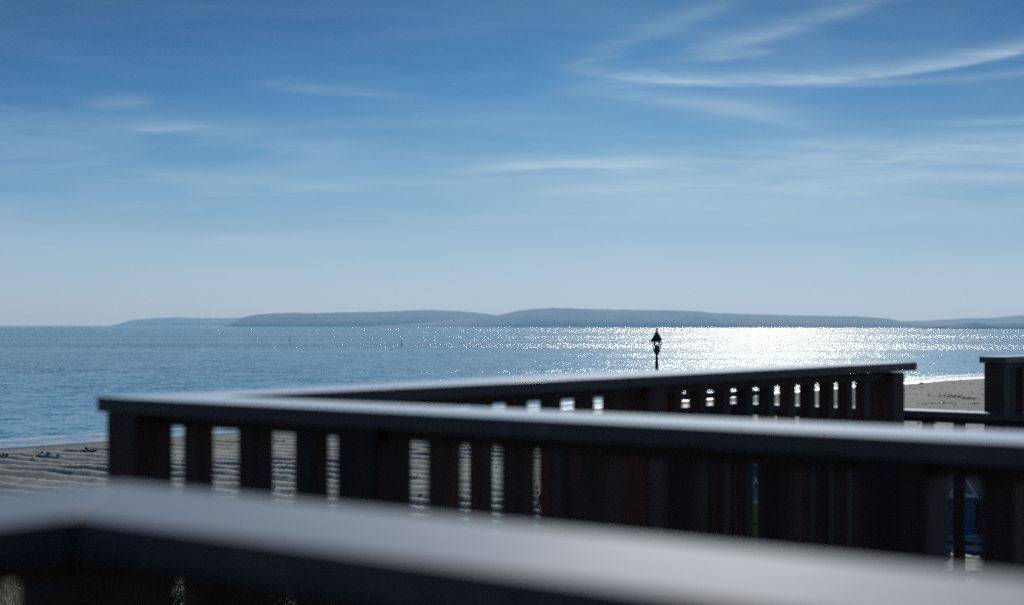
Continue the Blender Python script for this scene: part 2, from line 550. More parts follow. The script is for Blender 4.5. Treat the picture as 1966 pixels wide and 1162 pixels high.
def mat_beach():
    k = NT('shingle_sand')
    co = k.n('ShaderNodeTexCoord').outputs['Object']
    inl = k.n('ShaderNodeAttribute', _attribute_name='inland').outputs['Fac']
    n1 = k.noise(co, 1.4, 6, 0.7)
    n2 = k.noise(co, 9.0, 4, 0.7)
    n3 = k.noise(co, 0.09, 3, 0.6)
    t = k.m('ADD', k.m('ADD', k.m('MULTIPLY', n1, 0.4), k.m('MULTIPLY', n2, 0.4)), k.m('MULTIPLY', n3, 0.2))
    col = k.ramp(t, [(0.36, (0.045, 0.051, 0.050)), (0.5, (0.120, 0.131, 0.127)), (0.64, (0.26, 0.278, 0.268))])
    dry = k.n('ShaderNodeAttribute', _attribute_name='raked').outputs['Fac']
    col = k.mix(dry, col, k.ramp(t, [(0.36, (0.21, 0.225, 0.185)), (0.5, (0.42, 0.44, 0.37)), (0.64, (0.62, 0.64, 0.56))]))
    wd = k.noise(co, 0.06, 3, 0.5)
    wet = k.n('ShaderNodeMapRange', _interpolation_type='SMOOTHSTEP', Value=k.m('ADD', inl, k.m('MULTIPLY', k.m('SUBTRACT', wd, 0.5), 6.0)),
              **{'From Min': 2.5, 'From Max': 6.0, 'To Min': 1.0, 'To Max': 0.0}).outputs[0]
    weed = k.m('MULTIPLY', k.ramp(k.noise(k.mapping(co, (0.10, 0.30, 1), rot=(0, 0, 0.8)), 1.0, 6, 0.75), [(0.60, 0.0), (0.66, 1.0)]), 0.6)
    col = k.mix(weed, col, (0.025, 0.025, 0.022))
    col = k.mix(wet, col, k.mix(0.55, col, (0.03, 0.03, 0.028)))
    bp = k.n('ShaderNodeBump', Strength=0.9, Distance=0.08, Height=k.m('ADD', k.m('MULTIPLY', n1, 0.6), k.m('MULTIPLY', n2, 0.4)))
    p = k.n('ShaderNodeBsdfPrincipled', **{'Base Color': col, 'Roughness': k.mix(wet, 0.9, 0.32, 'FLOAT'), 'Normal': bp, 'Specular IOR Level': 0.3})
    return k.out(p)


bx_ = seg((-300, -70, 10), (-70, 45, 0.32), (45, 130, 1.2), (130, 440, 6))
by_ = seg((-100, 50, 15), (50, 200, 0.32), (200, 350, 1.5), (350, 640, 8))
beach = grid_mesh('beach', bx_, by_, beach_z, mat_beach(), ('inland', lambda x, y: np.clip(shore_dist(x, y), -20, 400)))
tag(beach, kind='structure')
at = beach.data.attributes.new('raked', 'FLOAT', 'POINT')
_X, _Y = np.meshgrid(bx_, by_)
at.data.foreach_set('value', raked(_X, _Y, shore_dist(_X, _Y)).astype(np.float32).ravel())


# ---- grassy cliff slope below the decks
def hill_z(x, y):
    k = np.clip((x / np.maximum(y, 4.0) + 0.345) / 0.05, 0, 1)
    sl = 0.095 + 0.065 * k
    z = ZC - 2.0 - sl * np.clip(y, -5, 30)
    z = z - np.clip((y - 30) / 20, 0, 1) ** 1.2 * (z - 0.2)
    z = z + np.clip(y / 8, 0, 1) * (0.12 * vnoise(x / 2.3, y / 2.3, 21) + 0.06 * vnoise(x / 0.8, y / 0.8, 22)) * np.clip((52 - y) / 10, 0, 1)
    return z


def mat_hillside():
    k = NT('rough_turf')
    co = k.n('ShaderNodeTexCoord').outputs['Object']
    n1 = k.noise(co, 2.2, 6, 0.7)
    n2 = k.noise(co, 0.3, 3, 0.6)
    t = k.m('ADD', k.m('MULTIPLY', n1, 0.6), k.m('MULTIPLY', n2, 0.4))
    col = k.ramp(t, [(0.35, (0.014, 0.017, 0.009)), (0.6, (0.040, 0.043, 0.024))])
    bp = k.n('ShaderNodeBump', Strength=0.8, Distance=0.1, Height=n1)
    p = k.n('ShaderNodeBsdfPrincipled', **{'Base Color': col, 'Roughness': 0.9, 'Normal': bp, 'Specular IOR Level': 0.2})
    return k.out(p)


hx = seg((-120, -30, 6), (-30, 30, 0.5), (30, 120, 6))
hy = seg((-30, 0, 3), (0, 54, 0.5))
tag(grid_mesh('hillside', hx, hy, hill_z, mat_hillside()), kind='structure')


def grass():
    k = NT('dune_grass_blade')
    inf = k.noise(k.n('ShaderNodeTexCoord').outputs['Object'], 3.0, 3, 0.6)
    p = k.n('ShaderNodeBsdfPrincipled', **{'Base Color': k.ramp(inf, [(0.3, (0.12, 0.125, 0.10)), (0.7, (0.42, 0.42, 0.36))]), 'Roughness': 0.45})
    tr = k.n('ShaderNodeBsdfTranslucent', Color=(0.40, 0.40, 0.32, 1))
    m = k.out(k.n('ShaderNodeMixShader', Fac=0.35, i1=p.outputs[0], i2=tr.outputs[0]))
    rng = np.random.default_rng(5)
    n = 26000
    x = rng.uniform(-15, -2, n); y = rng.uniform(13, 31, n)
    keep = (x / y < -0.325) & (vnoise(x / 1.1, y / 1.1, 31) + 0.6 * rng.uniform(-1, 1, n) > -0.35)
    x, y = x[keep], y[keep]
    z = hill_z(x, y)
    n = len(x)
    a = rng.uniform(0, 2 * math.pi, n); L = rng.uniform(0.18, 0.5, n); w = rng.uniform(0.006, 0.011, n); ln = rng.uniform(0.15, 0.75, n)
    dx, dy = np.cos(a), np.sin(a)
    sxx, syy = -dy * w, dx * w
    v = np.zeros((n, 5, 3), np.float32)
    v[:, 0] = np.stack([x - sxx, y - syy, z - 0.03], -1)
    v[:, 1] = np.stack([x + sxx, y + syy, z - 0.03], -1)
    mx, my, mz = x + dx * L * ln * 0.35, y + dy * L * ln * 0.35, z + L * 0.6
    v[:, 2] = np.stack([mx + sxx * 0.8, my + syy * 0.8, mz], -1)
    v[:, 3] = np.stack([mx - sxx * 0.8, my - syy * 0.8, mz], -1)
    v[:, 4] = np.stack([x + dx * L * ln, y + dy * L * ln, z + L * (1 - 0.35 * ln)], -1)
    b = (np.arange(n) * 5)[:, None]
    faces = [tuple(r) for r in (b + np.array([0, 1, 2, 3])).tolist()] + [tuple(r) for r in (b + np.array([3, 2, 4])).tolist()]
    me = bpy.data.meshes.new('dune_grass')
    me.from_pydata(v.reshape(-1, 3).tolist(), [], faces)
    me.materials.append(m)
    o = bpy.data.objects.new('dune_grass', me)
    C.objects.link(o)
    tag(o, 'pale wiry grass on the slope below the closest railing', 'grass', kind='stuff')


grass()

# ---- promenade under the huts
PROM = mat_plain('promenade_concrete', (0.035, 0.037, 0.038), 0.9, var=0.3, scale=1.5)
bm = bmesh.new()
add_box(bm, 1.7, 60, 62, 98, -1.0, 1.32)
tag(link('promenade', bm, PROM), kind='structure')


# ------------------------------------------------------------------ far hills
def mat_hill(name, c0, c1):
    k = NT(name)
    co = k.n('ShaderNodeTexCoord').outputs['Object']
    n = k.noise(k.mapping(co, (0.0022, 0.0022, 0.006)), 1.0, 5, 0.65)
    n2 = k.n('ShaderNodeTexVoronoi', Vector=k.mapping(co, (0.0035, 0.0016, 0.012)), Scale=1.0).outputs['Color']
    s = k.n('ShaderNodeSeparateColor', Color=n2).outputs[0]
    t = k.m('ADD', k.m('MULTIPLY', n, 0.6), k.m('MULTIPLY', s, 0.4))
    p = k.n('ShaderNodeBsdfPrincipled', **{'Base Color': k.ramp(t, [(0.3, c0), (0.65, c1)]), 'Roughness': 0.95, 'Specular IOR Level': 0.1})
    return k.out(p)


HILLM = mat_hill('down_grassland', (0.006, 0.010, 0.010), (0.070, 0.078, 0.055))
WOODM = mat_hill('low_wooded_shore', (0.015, 0.022, 0.014), (0.035, 0.045, 0.025))


def ridge(name, D, prof, depth_front, depth_back, mat, rough=0.0, seed=1, step=3.0, cliff=()):
    """hill range D metres away whose skyline follows the profile (sky grid pixels)"""
    prof = sorted(prof)
    xs = np.arange(prof[0][0], prof[-1][0] + step, step)
    ys = np.interp(xs, [p[0] for p in prof], [p[1] for p in prof])
    Dr = D + depth_front
    zt = ZC + (hor(xs) - ys) / F * Dr
    if rough:
        zt = zt + rough * (vnoise(xs / 11, xs * 0, seed) + 0.6 * vnoise(xs / 4.1, xs * 0, seed + 1))
    zt = np.maximum(zt, -3)
    rows = [(0.0, -0.05), (0.06, 0.16), (0.25, 0.42), (0.5, 0.68), (0.75, 0.88), (1.0, 1.0), (1.5, 0.85), (2.0, 0.3), (2.3, -0.05)]
    co, R = [], len(rows)
    for ri, (t, hfrac) in enumerate(rows):
        d = D + t * depth_front if t <= 1 else Dr + (t - 1) * depth_back
        wob = 1 + (0.10 * vnoise(xs / 30 + ri, xs * 0 + ri, seed + 7) if 0 < t < 1 else 0)
        z = np.where(zt > 0, zt * np.clip(hfrac * wob, -0.05, 1.0), zt)
        u = (xs - 983) / F * Dr
        co.append(np.stack([u, np.full_like(xs, d), z - (8 if hfrac < 0 else 0)], -1))
    co = np.concatenate(co)
    n = len(xs)
    fs = [(r * n + i, r * n + i + 1, (r + 1) * n + i + 1, (r + 1) * n + i) for r in range(R - 1) for i in range(n - 1)]
    me = bpy.data.meshes.new(name)
    me.from_pydata(co.tolist(), [], fs)
    for p in me.polygons: p.use_smooth = True
    me.materials.append(mat)
    o = bpy.data.objects.new(name, me)
    C.objects.link(o)
    tag(o, kind='structure')
    return o


ridge('headland', 17500, [(226, 627), (231, 623), (240, 619.5), (252, 616), (264, 613), (280, 612), (300, 610.5), (325, 610), (345, 609), (360, 610.5), (400, 610.5), (430, 610.5), (470, 610.5), (560, 609), (700, 608)], 500, 900, HILLM, 3, 11)
ridge('hill', 10800, [(461, 629), (464, 619), (467, 614), (474, 608.5), (484, 605.5), (500, 603.5), (520, 602), (550, 600.5), (590, 601.5), (640, 600.5), (660, 599.5), (700, 599), (740, 598.5), (780, 596.5), (810, 595.5), (850, 596), (890, 598), (920, 601), (945, 604.5), (957, 606), (975, 609), (1010, 612), (1100, 614)], 700, 1500, HILLM, 2, 21)
ridge('hill', 9800, [(700, 628), (760, 624), (820, 619), (880, 613), (920, 609.5), (952, 606), (965, 603), (985, 598.5), (1000, 596), (1030, 593), (1060, 591.8), (1090, 591.8), (1120, 593), (1170, 594.5), (1250, 595), (1300, 596), (1340, 597.5), (1372, 601.5), (1420, 602.5), (1500, 605), (1560, 606.5), (1600, 607), (1640, 607.5), (1670, 609), (1700, 613), (1720, 616), (1745, 618.5), (1800, 622), (1900, 627)], 900, 1600, HILLM, 2, 31)
ridge('hill', 12500, [(1690, 625), (1720, 618), (1745, 616.5), (1770, 616), (1800, 614), (1830, 613.5), (1860, 611), (1890, 610.5), (1905, 612), (1925, 609), (1950, 606), (1990, 605), (2060, 602), (2150, 604), (2300, 610), (2500, 622)], 700, 1300, HILLM, 2, 41)
ridge('wooded_shore', 6200, [(1808, 629.5), (1816, 626.5), (1830, 625.5), (1848, 624.5), (1858, 622), (1868, 620), (1878, 619.5), (1888, 621.5), (1900, 624), (1925, 623), (1950, 622), (1980, 621), (2050, 621), (2200, 624), (2350, 628)], 160, 400, WOODM, 2.5, 51, step=1.5)

# ------------------------------------------------------------------ railings
CW, CT = 0.155, 0.028          # handrail board
BW, BT = 0.043, 0.038          # baluster width along the rail and depth
D2 = Vector((0.7991, -0.6012))
D3 = Vector((0.6560, 0.7548))
E1 = Vector((-0.6012, -0.7991))
N2 = Vector((0.6012, 0.7991))
N3 = Vector((0.7548, -0.6560))
ZT = ZC - H0
DECK = ZT - 1.10


def ang(d): return math.atan2(d.y, d.x)


def cap_board(parent, name, corners, thick=CT, d=D2, bev=0.002, mat=None):
    """corners: four plan points with top heights (x, y, z), in order round the board"""
    o = sum((Vector(c) for c in corners), Vector()) / 4
    a = ang(d)
    R = Matrix.Rotation(-a, 3, 'Z')
    bm = bmesh.new()
    tp = [bm.verts.new(R @ (Vector(c) - o)) for c in corners]
    bt = [bm.verts.new(R @ (Vector(c) - o) + Vector((0, 0, -thick))) for c in corners]
    bm.faces.new(tp)
    bm.faces.new(bt[::-1])
    for i in range(4):
        j = (i + 1) % 4
        bm.faces.new((tp[i], bt[i], bt[j], tp[j]))
    bevel(bm, bev)
    bm.normal_update()
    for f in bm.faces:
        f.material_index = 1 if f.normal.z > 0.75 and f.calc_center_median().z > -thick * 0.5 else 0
    return link(name, bm, [WOOD_CAP, WOOD_TOP_GLARE], parent, o, a)


def p3(p, z): return (p.x, p.y, z)


def uprights(root, origin, d, nrm, slots, posts, ztop, zdeck, w=CW, bw=BW, pw=0.088):
    """origin on the outer cap edge, nrm pointing across the rail; slots are start positions along d"""
    a = ang(d)
    mid = origin + nrm * (w / 2)
    hb = ztop - CT - (zdeck + 0.09)
    bp = None
    for s in slots:
        c = mid + d * (s + bw / 2)
        loc = (c.x, c.y, zdeck + 0.09)
        if bp is None:
            bp = link('baluster', box(-bw / 2, bw / 2, -BT / 2, BT / 2, 0, hb, 0.003), WOOD_POST, root, loc, a)
        else:
            clone(bp, root, loc, a)
    pp = None
    for s in posts:
        c = mid + d * (s + pw / 2)
        loc = (c.x, c.y, zdeck - 0.3)
        if pp is None:
            pp = link('post', box(-pw / 2, pw / 2, -pw / 2, pw / 2, 0, ztop - CT - zdeck + 0.3, 0.005), WOOD_POST, root, loc, a)
        else:
            clone(pp, root, loc, a)


def rails(root, origin, d, nrm, s0, s1, ztop, zdeck, w=CW):
    """the two horizontals that carry the balusters: one under the cap, one above the deck"""
    a = ang(d)
    c = origin + nrm * (w / 2) + d * ((s0 + s1) / 2)
    L = (s1 - s0) / 2
    link('top_rail', box(-L, L, -0.024, 0.024, -0.022, 0.0, 0.002), WOOD_POST, root, (c.x, c.y, ztop - CT - 0.001), a)
    link('bottom_rail', box(-L, L, -0.026, 0.026, 0.0, 0.045, 0.003), WOOD_POST, root, (c.x, c.y, zdeck + 0.06), a)


# --- closest rail: a corner just in front of the lens
P1 = plan(225, 925)
nr = empty('railing', (P1.x, P1.y, DECK), 'very blurred timber railing corner across the bottom of the photo, closest to the lens', 'railing', 'dark timber railings of the boardwalk')
inner = P1 + D2 * CW + E1 * CW
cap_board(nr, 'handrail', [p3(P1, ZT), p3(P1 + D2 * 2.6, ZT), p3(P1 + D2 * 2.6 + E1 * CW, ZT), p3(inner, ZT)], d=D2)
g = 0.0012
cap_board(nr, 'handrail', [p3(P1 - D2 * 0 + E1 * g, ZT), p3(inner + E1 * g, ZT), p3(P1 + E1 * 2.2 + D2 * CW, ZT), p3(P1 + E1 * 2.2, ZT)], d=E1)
uprights(nr, P1, D2, E1, [0.215 + 0.1445 * i for i in range(15)], [0.034, 2.45], ZT, DECK)
uprights(nr, P1, E1, D2, [0.170 + 0.137 * i for i in range(13)], [2.0], ZT, DECK)
rails(nr, P1, D2, E1, 0.122, 2.45, ZT, DECK)
rails(nr, P1, E1, D2, 0.122, 2.0, ZT, DECK)

# --- middle railing: the V that fills the picture
P2 = plan(185, 762)
r2 = empty('railing', (P2.x, P2.y, DECK), 'timber railing in the middle, its two pale handrails meeting in a long V', 'railing', 'dark timber railings of the boardwalk')
Q2 = P2 + D2 * CW + D3 * CW * 1.04
lift = 0.010
S3 = 3.096
end_in = P2 + D3 * S3 + N3 * CW
end_out = P2 + D3 * S3
j = 1.438
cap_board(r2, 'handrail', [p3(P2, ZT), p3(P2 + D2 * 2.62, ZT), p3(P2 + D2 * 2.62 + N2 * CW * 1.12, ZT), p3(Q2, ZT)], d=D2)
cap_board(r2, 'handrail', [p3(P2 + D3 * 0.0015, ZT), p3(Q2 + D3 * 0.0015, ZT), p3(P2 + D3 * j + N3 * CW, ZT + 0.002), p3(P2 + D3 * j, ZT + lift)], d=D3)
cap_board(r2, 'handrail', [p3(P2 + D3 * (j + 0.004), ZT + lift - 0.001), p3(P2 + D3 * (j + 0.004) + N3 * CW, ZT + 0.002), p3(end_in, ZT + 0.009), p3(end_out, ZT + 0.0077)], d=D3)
uprights(r2, P2, D2, N2, [0.171, 0.315, 0.459] + [0.746 + 0.144 * i for i in range(12) if i != 5], [0.575, 1.466, 2.50], ZT, DECK)
q = P2 + D2 * 0.0595 + N2 * 0.052
link('post', box(-0.0415, 0.0415, -0.045, 0.045, 0, ZT - CT - DECK + 0.3, 0.005), WOOD_POST, r2, (q.x, q.y, DECK - 0.3), ang(D2))
uprights(r2, P2, D3, N3, [0.296, 0.422, 0.549, 0.68, 0.813, 0.947, 1.072, 1.2, 1.332, 1.452] + [1.727 + 0.1225 * i for i in range(10)], [1.572, 2.985], ZT + 0.002, DECK)
rails(r2, P2, D2, N2, 0.12, 2.50, ZT, DECK)
rails(r2, P2, D3, N3, 0.12, 2.985, ZT + 0.001, DECK)

CHIP = mat_plain('bare_chipped_wood', (0.22, 0.23, 0.25), 0.8, var=0.3, scale=80)
for s_, dz_, wd_ in ((0.945, 0.020, 0.007), (1.012, 0.0138, 0.0085)):
    bm = bmesh.new()
    n_ = 14
    ring = [(wd_ * math.cos(6.2832 * i / n_) * (0.8 + 0.35 * random.random()), 0.0042 * math.sin(6.2832 * i / n_) * (0.8 + 0.4 * random.random())) for i in range(n_)]
    f0 = [bm.verts.new((u_, 0.0006, v_)) for u_, v_ in ring]
    f1 = [bm.verts.new((u_, -0.0006, v_)) for u_, v_ in ring]
    bm.faces.new(f0); bm.faces.new(f1[::-1])
    for i in range(n_): bm.faces.new((f0[i], f1[i], f1[(i + 1) % n_], f0[(i + 1) % n_]))
    q = P2 + D2 * s_
    link('paint_chip', bm, CHIP, r2, (q.x, q.y, ZT - dz_), ang(D2))

# --- lower railing behind it, seen through the gaps and beside the end post
H4 = 0.37
Z4 = ZC - H4
DECK4 = Z4 - 1.10
P4 = plan(1390, 771, H4)
r4 = empty('railing', (P4.x, P4.y, DECK4), 'lower dark railing with a sunlit top, seen between the two tall end posts', 'railing', 'dark timber railings of the boardwalk')
B3 = -D3
in4 = P4 + D2 * CW + B3 * CW
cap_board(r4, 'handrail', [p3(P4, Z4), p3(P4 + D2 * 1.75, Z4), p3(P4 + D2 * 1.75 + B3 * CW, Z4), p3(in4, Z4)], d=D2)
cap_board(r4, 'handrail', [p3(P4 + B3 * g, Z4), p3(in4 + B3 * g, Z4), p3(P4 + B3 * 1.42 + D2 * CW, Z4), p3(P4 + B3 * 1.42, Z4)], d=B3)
uprights(r4, P4, D2, E1, [0.243, 0.51, 0.672] + [0.332 + 0.14 * i for i in range(9)], [0.03, 1.66], Z4, DECK4)
uprights(r4, P4, B3, D2, [0.15 + 0.0915 * i for i in range(13)], [1.33], Z4, DECK4, bw=0.07)
rails(r4, P4, D2, E1, 0.12, 1.66, Z4, DECK4)
rails(r4, P4, B3, D2, 0.12, 1.33, Z4, DECK4)

# --- end of the tall railing at the right edge
P5 = plan(1931, 685.5)
cw5 = 0.115
r5 = empty('railing', (P5.x, P5.y, DECK), 'tall railing end with a flat dark cap, cut off by the photo edge', 'railing', 'dark timber railings of the boardwalk')
L5 = Vector((-D2.x, -D2.y))
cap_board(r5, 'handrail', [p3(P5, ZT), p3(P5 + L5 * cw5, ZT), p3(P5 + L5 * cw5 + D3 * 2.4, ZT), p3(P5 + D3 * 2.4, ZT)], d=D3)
uprights(r5, P5, D3, L5, [0.17 + 0.12 * i for i in range(17)], [0.015, 2.28], ZT, DECK, w=cw5)
rails(r5, P5, D3, L5, 0.10, 2.28, ZT, DECK, w=cw5)


# --- decks the railings stand on
def deck(o, u, lu, v, lv, z):
    a = ang(u)
    sgn = 1 if (u.x * v.y - u.y * v.x) > 0 else -1
    bm = bmesh.new()
    n = max(1, int(lv / 0.145))
    w = lv / n
    for i in range(n):
        y0, y1 = i * w + 0.002, (i + 1) * w - 0.004
        add_box(bm, 0, lu, min(sgn * y0, sgn * y1), max(sgn * y0, sgn * y1), -0.03, 0)
    for i in range(3):
        x = lu * (0.1 + 0.4 * i)
        add_box(bm, x - 0.03, x + 0.03, min(0, sgn * lv), max(0, sgn * lv), -0.2, -0.031)
    for x in (0.2, lu - 0.2):
        for y in (0.2, lv - 0.2):
            w0 = o + u * x + v * y
            zb = float(hill_z(np.array([w0.x]), np.array([w0.y]))[0]) - 0.3 - z
            add_box(bm, x - 0.06, x + 0.06, sgn * y - 0.06, sgn * y + 0.06, zb, -0.201)
    tag(link('deck', bm, WOOD_DECK, None, (o.x, o.y, z), a), kind='structure')


deck(P1 + D2 * 0.02 + E1 * 0.02, D2, 2.6, E1, 2.2, DECK)
deck(P2 + D2 * 0.02 + D3 * 0.02, D2, 2.6, D3, 3.05, DECK)
deck(P4 + D2 * 0.02 + B3 * 0.02, D2, 1.72, B3, 1.4, DECK4)
deck(P5 + D3 * 0.02, D3, 2.4, D2, 1.5, DECK)

# ------------------------------------------------------------------ street lamp
LM = mat_plain('lamp_dark_paint', (0.018, 0.024, 0.026), 0.45, 0.0, 0.3, 30)


def mat_glass():
    k = NT('lamp_glass')
    t = k.n('ShaderNodeBsdfTransparent', Color=(0.94, 0.95, 0.95, 1))
    gl = k.n('ShaderNodeBsdfPrincipled', **{'Base Color': (0.5, 0.52, 0.52, 1), 'Roughness': 0.25})
    return k.out(k.n('ShaderNodeMixShader', Fac=0.10, i1=t.outputs[0], i2=gl.outputs[0]))


LGL = mat_glass()
LD = 30.0
lx = (1261 - 983) / F * LD
zz = lambda py: ZC - (py - hor(1261)) / F * LD
lb = float(hill_z(np.array([lx]), np.array([LD]))[0])
lamp = empty('street_lamp', (lx, LD, lb), 'black lantern street lamp standing alone against the glittering sea', 'street lamp')
top = lambda py: zz(py) - lb
link('pole', lathe([(0.11, -0.1), (0.11, 0.25), (0.075, 0.35), (0.07, 1.1), (0.045, 1.2), (0.036, top(712)), (0.026, top(684)), (0.026, top(681))], 16), LM, lamp, (lx, LD, lb), smooth=False)
link('lantern_base', lathe([(0.026, top(681.5)), (0.032, top(680)), (0.064, top(675)), (0.074, top(673.5)), (0.074, top(672)), (0.066, top(671.5))], 6), LM, lamp, (lx, LD, lb))
gm = lathe([(0.064, top(671.5)), (0.094, top(656.2))], 6, cap=False)
link('lantern_glass', gm, LGL, lamp, (lx, LD, lb))
fb = bmesh.new()
for i in range(6):
    a = 2 * math.pi * i / 6
    for (r0, z0, r1, z1) in ((0.069, top(671.8), 0.098, top(656)),):
        pa, pb = Vector((r0 * math.cos(a), r0 * math.sin(a), z0)), Vector((r1 * math.cos(a), r1 * math.sin(a), z1))
        dd = pb - pa
        M = Matrix.Translation((pa + pb) / 2) @ dd.to_track_quat('Z', 'Y').to_matrix().to_4x4()
        add_box(fb, -0.007, 0.007, -0.007, 0.007, -dd.length / 2, dd.length / 2, M=M)
link('lantern_frame', fb, LM, lamp, (lx, LD, lb))
link('lamp_bulb', lathe([(0.02, top(672)), (0.02, top(668.5)), (0.026, top(667)), (0.028, top(665.5)), (0.016, top(663.5)), (0.006, top(662.5))], 12), mat_plain('bulb_holder', (0.05, 0.05, 0.05), 0.5), lamp, (lx, LD, lb), smooth=True)
link('lantern_roof', lathe([(0.10, top(656.3)), (0.165, top(656)), (0.168, top(655.2)), (0.125, top(653.8)), (0.105, top(651)), (0.075, top(646.5)), (0.048, top(642)), (0.028, top(638)), (0.012, top(635.5))], 6), LM, lamp, (lx, LD, lb))
link('finial', lathe([(0.012, top(635.6)), (0.022, top(634.8)), (0.012, top(633.8)), (0.027, top(631.6)), (0.02, top(631))], 12), LM, lamp, (lx, LD, lb), smooth=True)

# ------------------------------------------------------------------ beach huts
WHITE = mat_plain('white_gloss_board', (0.62, 0.63, 0.66), 0.4, var=0.12)
FELT = mat_plain('roofing_felt', (0.07, 0.075, 0.08), 0.75, var=0.7, scale=40)
PANEL = mat_boards('grey_gable_board', (0.34, 0.36, 0.36), 'Z', 0.19)
HW, HD_, HWALL, HAP = 1.62, 2.5, 2.16, 3.25


def hut(x, y, rz, wall, door, label, zb=1.32):
    t = empty('beach_hut', (x, y, zb), label, 'beach hut', 'beach huts along the promenade')
    t.rotation_euler = (0, 0, rz)
    W = HW / 2

    def child(name, bm, mat, parent=t, at=(0, 0, 0)):
        me = bpy.data.meshes.new(name)
        bmesh.ops.recalc_face_normals(bm, faces=bm.faces[:])
        bm.to_mesh(me); bm.free()
        me.materials.append(mat)
        o = bpy.data.objects.new(name, me)
        C.objects.link(o)
        o.parent = parent
        o.location = at
        return o
    child('wall', box(-W + 0.03, W - 0.03, 0, HD_, 0.12, HWALL, 0.01), wall)
    child('plinth', box(-W, W, -0.35, HD_ + 0.02, 0, 0.119, 0.01), WHITE)
    for yy in (0.02, HD_ - 0.06):         # gable panel, front and back
        bm = bmesh.new()
        a = [bm.verts.new((-W + 0.05, yy, HWALL + 0.002)), bm.verts.new((W - 0.05, yy, HWALL + 0.002)), bm.verts.new((0, yy, HAP - 0.06))]
        b = [bm.verts.new(v.co + Vector((0, 0.04, 0))) for v in a]
        bm.faces.new(a); bm.faces.new(b[::-1])
        for i in range(3): bm.faces.new((a[i], b[i], b[(i + 1) % 3], a[(i + 1) % 3]))
        child('gable', bm, PANEL)
    bm = bmesh.new()
    for s in (-1, 1):                     # two felted slopes
        e = Vector((s * (W + 0.05), 0, HWALL - 0.04)); r = Vector((s * 0.004, 0, HAP))
        up = Vector((s * 0.03, 0, 0.035))
        q = [e, r, r + up, e + up]
        f0 = [bm.verts.new(p + Vector((0, -0.2, 0))) for p in q]
        f1 = [bm.verts.new(p + Vector((0, HD_ + 0.1, 0))) for p in q]
        bm.faces.new(f0); bm.faces.new(f1[::-1])
        for i in range(4): bm.faces.new((f0[i], f1[i], f1[(i + 1) % 4], f0[(i + 1) % 4]))
    child('roof', bm, FELT)
    for s in (-1, 1):                     # bargeboards
        bm = bmesh.new()
        e = Vector((s * (W + 0.06), -0.23, HWALL - 0.10)); r = Vector((s * 0.003, -0.23, HAP + 0.05))
        dn = Vector((0, 0, -0.22))
        q = [e, r, r + dn, e + dn * 0.9]
        f0 = [bm.verts.new(p) for p in q]
        f1 = [bm.verts.new(p + Vector((0, 0.028, 0))) for p in q]
        bm.faces.new(f0); bm.faces.new(f1[::-1])
        for i in range(4): bm.faces.new((f0[i], f1[i], f1[(i + 1) % 4], f0[(i + 1) % 4]))
        child('bargeboard', bm, WHITE)
    child('fascia', box(-W + 0.02, W - 0.02, -0.12, -0.001, HWALL - 0.16, HWALL + 0.03, 0.01), WHITE)
    for s in (-1, 1):
        dz = child('door', box(0.004, 0.58, -0.05, -0.002, 0.16, HWALL - 0.17, 0.006) if s > 0 else box(-0.58, -0.004, -0.05, -0.002, 0.16, HWALL - 0.17, 0.006), door)
        child('handle', box(-0.015, 0.015, -0.09, -0.051, 0.95, 1.1, 0.005), LM, dz, (s * 0.07, 0, 0))
    return t


def bc(name, c, axis='X', pitch=0.12): return mat_boards(name, c, axis, pitch)


BLUE = bc('blue_paint', (0.015, 0.12, 0.22), 'Z', 0.11)
NAVY = bc('navy_paint', (0.014, 0.04, 0.07), 'Z', 0.13)
GREEN = bc('dark_green_paint', (0.010, 0.045, 0.05), 'Z', 0.16)
YELL = bc('mustard_paint', (0.42, 0.34, 0.04), 'Z', 0.2)
MARO = bc('maroon_paint', (0.09, 0.02, 0.028), 'Z', 0.1)
GREY = bc('pale_grey_paint', (0.32, 0.36, 0.40), 'X', 0.12)
TEAL = bc('teal_paint', (0.02, 0.13, 0.16), 'X', 0.12)
RZ = 0.16
hutlist = [
    (11.9, 69.6, YELL, YELL, 'mustard yellow beach hut glimpsed through the narrow gap in the middle railing'),
    (13.7, 70.0, NAVY, NAVY, 'navy beach hut beside the mustard yellow hut, hidden behind the railing'),
    (15.5, 70.4, GREY, MARO, 'pale grey beach hut with maroon doors, between the navy and teal huts'),
    (17.3, 70.8, TEAL, TEAL, 'teal beach hut two huts left of the dark green one'),
    (19.1, 71.2, MARO, GREY, 'maroon beach hut with pale grey doors next to the dark green hut'),
    (20.9, 71.6, GREEN, GREEN, 'dark green beach hut with white bargeboard, left of the bright blue hut'),
    (22.75, 72.0, BLUE, BLUE, 'bright blue beach hut between the dark green and maroon huts, near the right edge'),
    (24.6, 72.4, MARO, NAVY, 'maroon beach hut with navy doors right of the bright blue hut'),
    (3.4, 89.6, GREY, TEAL, 'pale grey beach hut farthest left, its white gable just under the handrail'),
    (5.25, 90.0, TEAL, NAVY, 'teal beach hut in the rear row, second from its left end'),
    (7.1, 90.4, YELL, GREY, 'yellow beach hut with grey doors in the rear row'),
    (8.95, 90.8, BLUE, BLUE, 'all blue beach hut in the rear row'),
    (15.4, 88.4, NAVY, BLUE, 'navy beach hut behind the mustard yellow hut, only its roof showing'),
]
for (x, y, w, d, lab) in hutlist:
    hut(x - 0.03, y, RZ, w, d, lab)

# ------------------------------------------------------------------ things on the water and the beach
DARK = mat_plain('buoy_dark_paint', (0.02, 0.022, 0.025), 0.5)


def at_water(px, py):
    Y = ZC * F / (py - hor(px))
    return (px - 983) / F * Y, Y


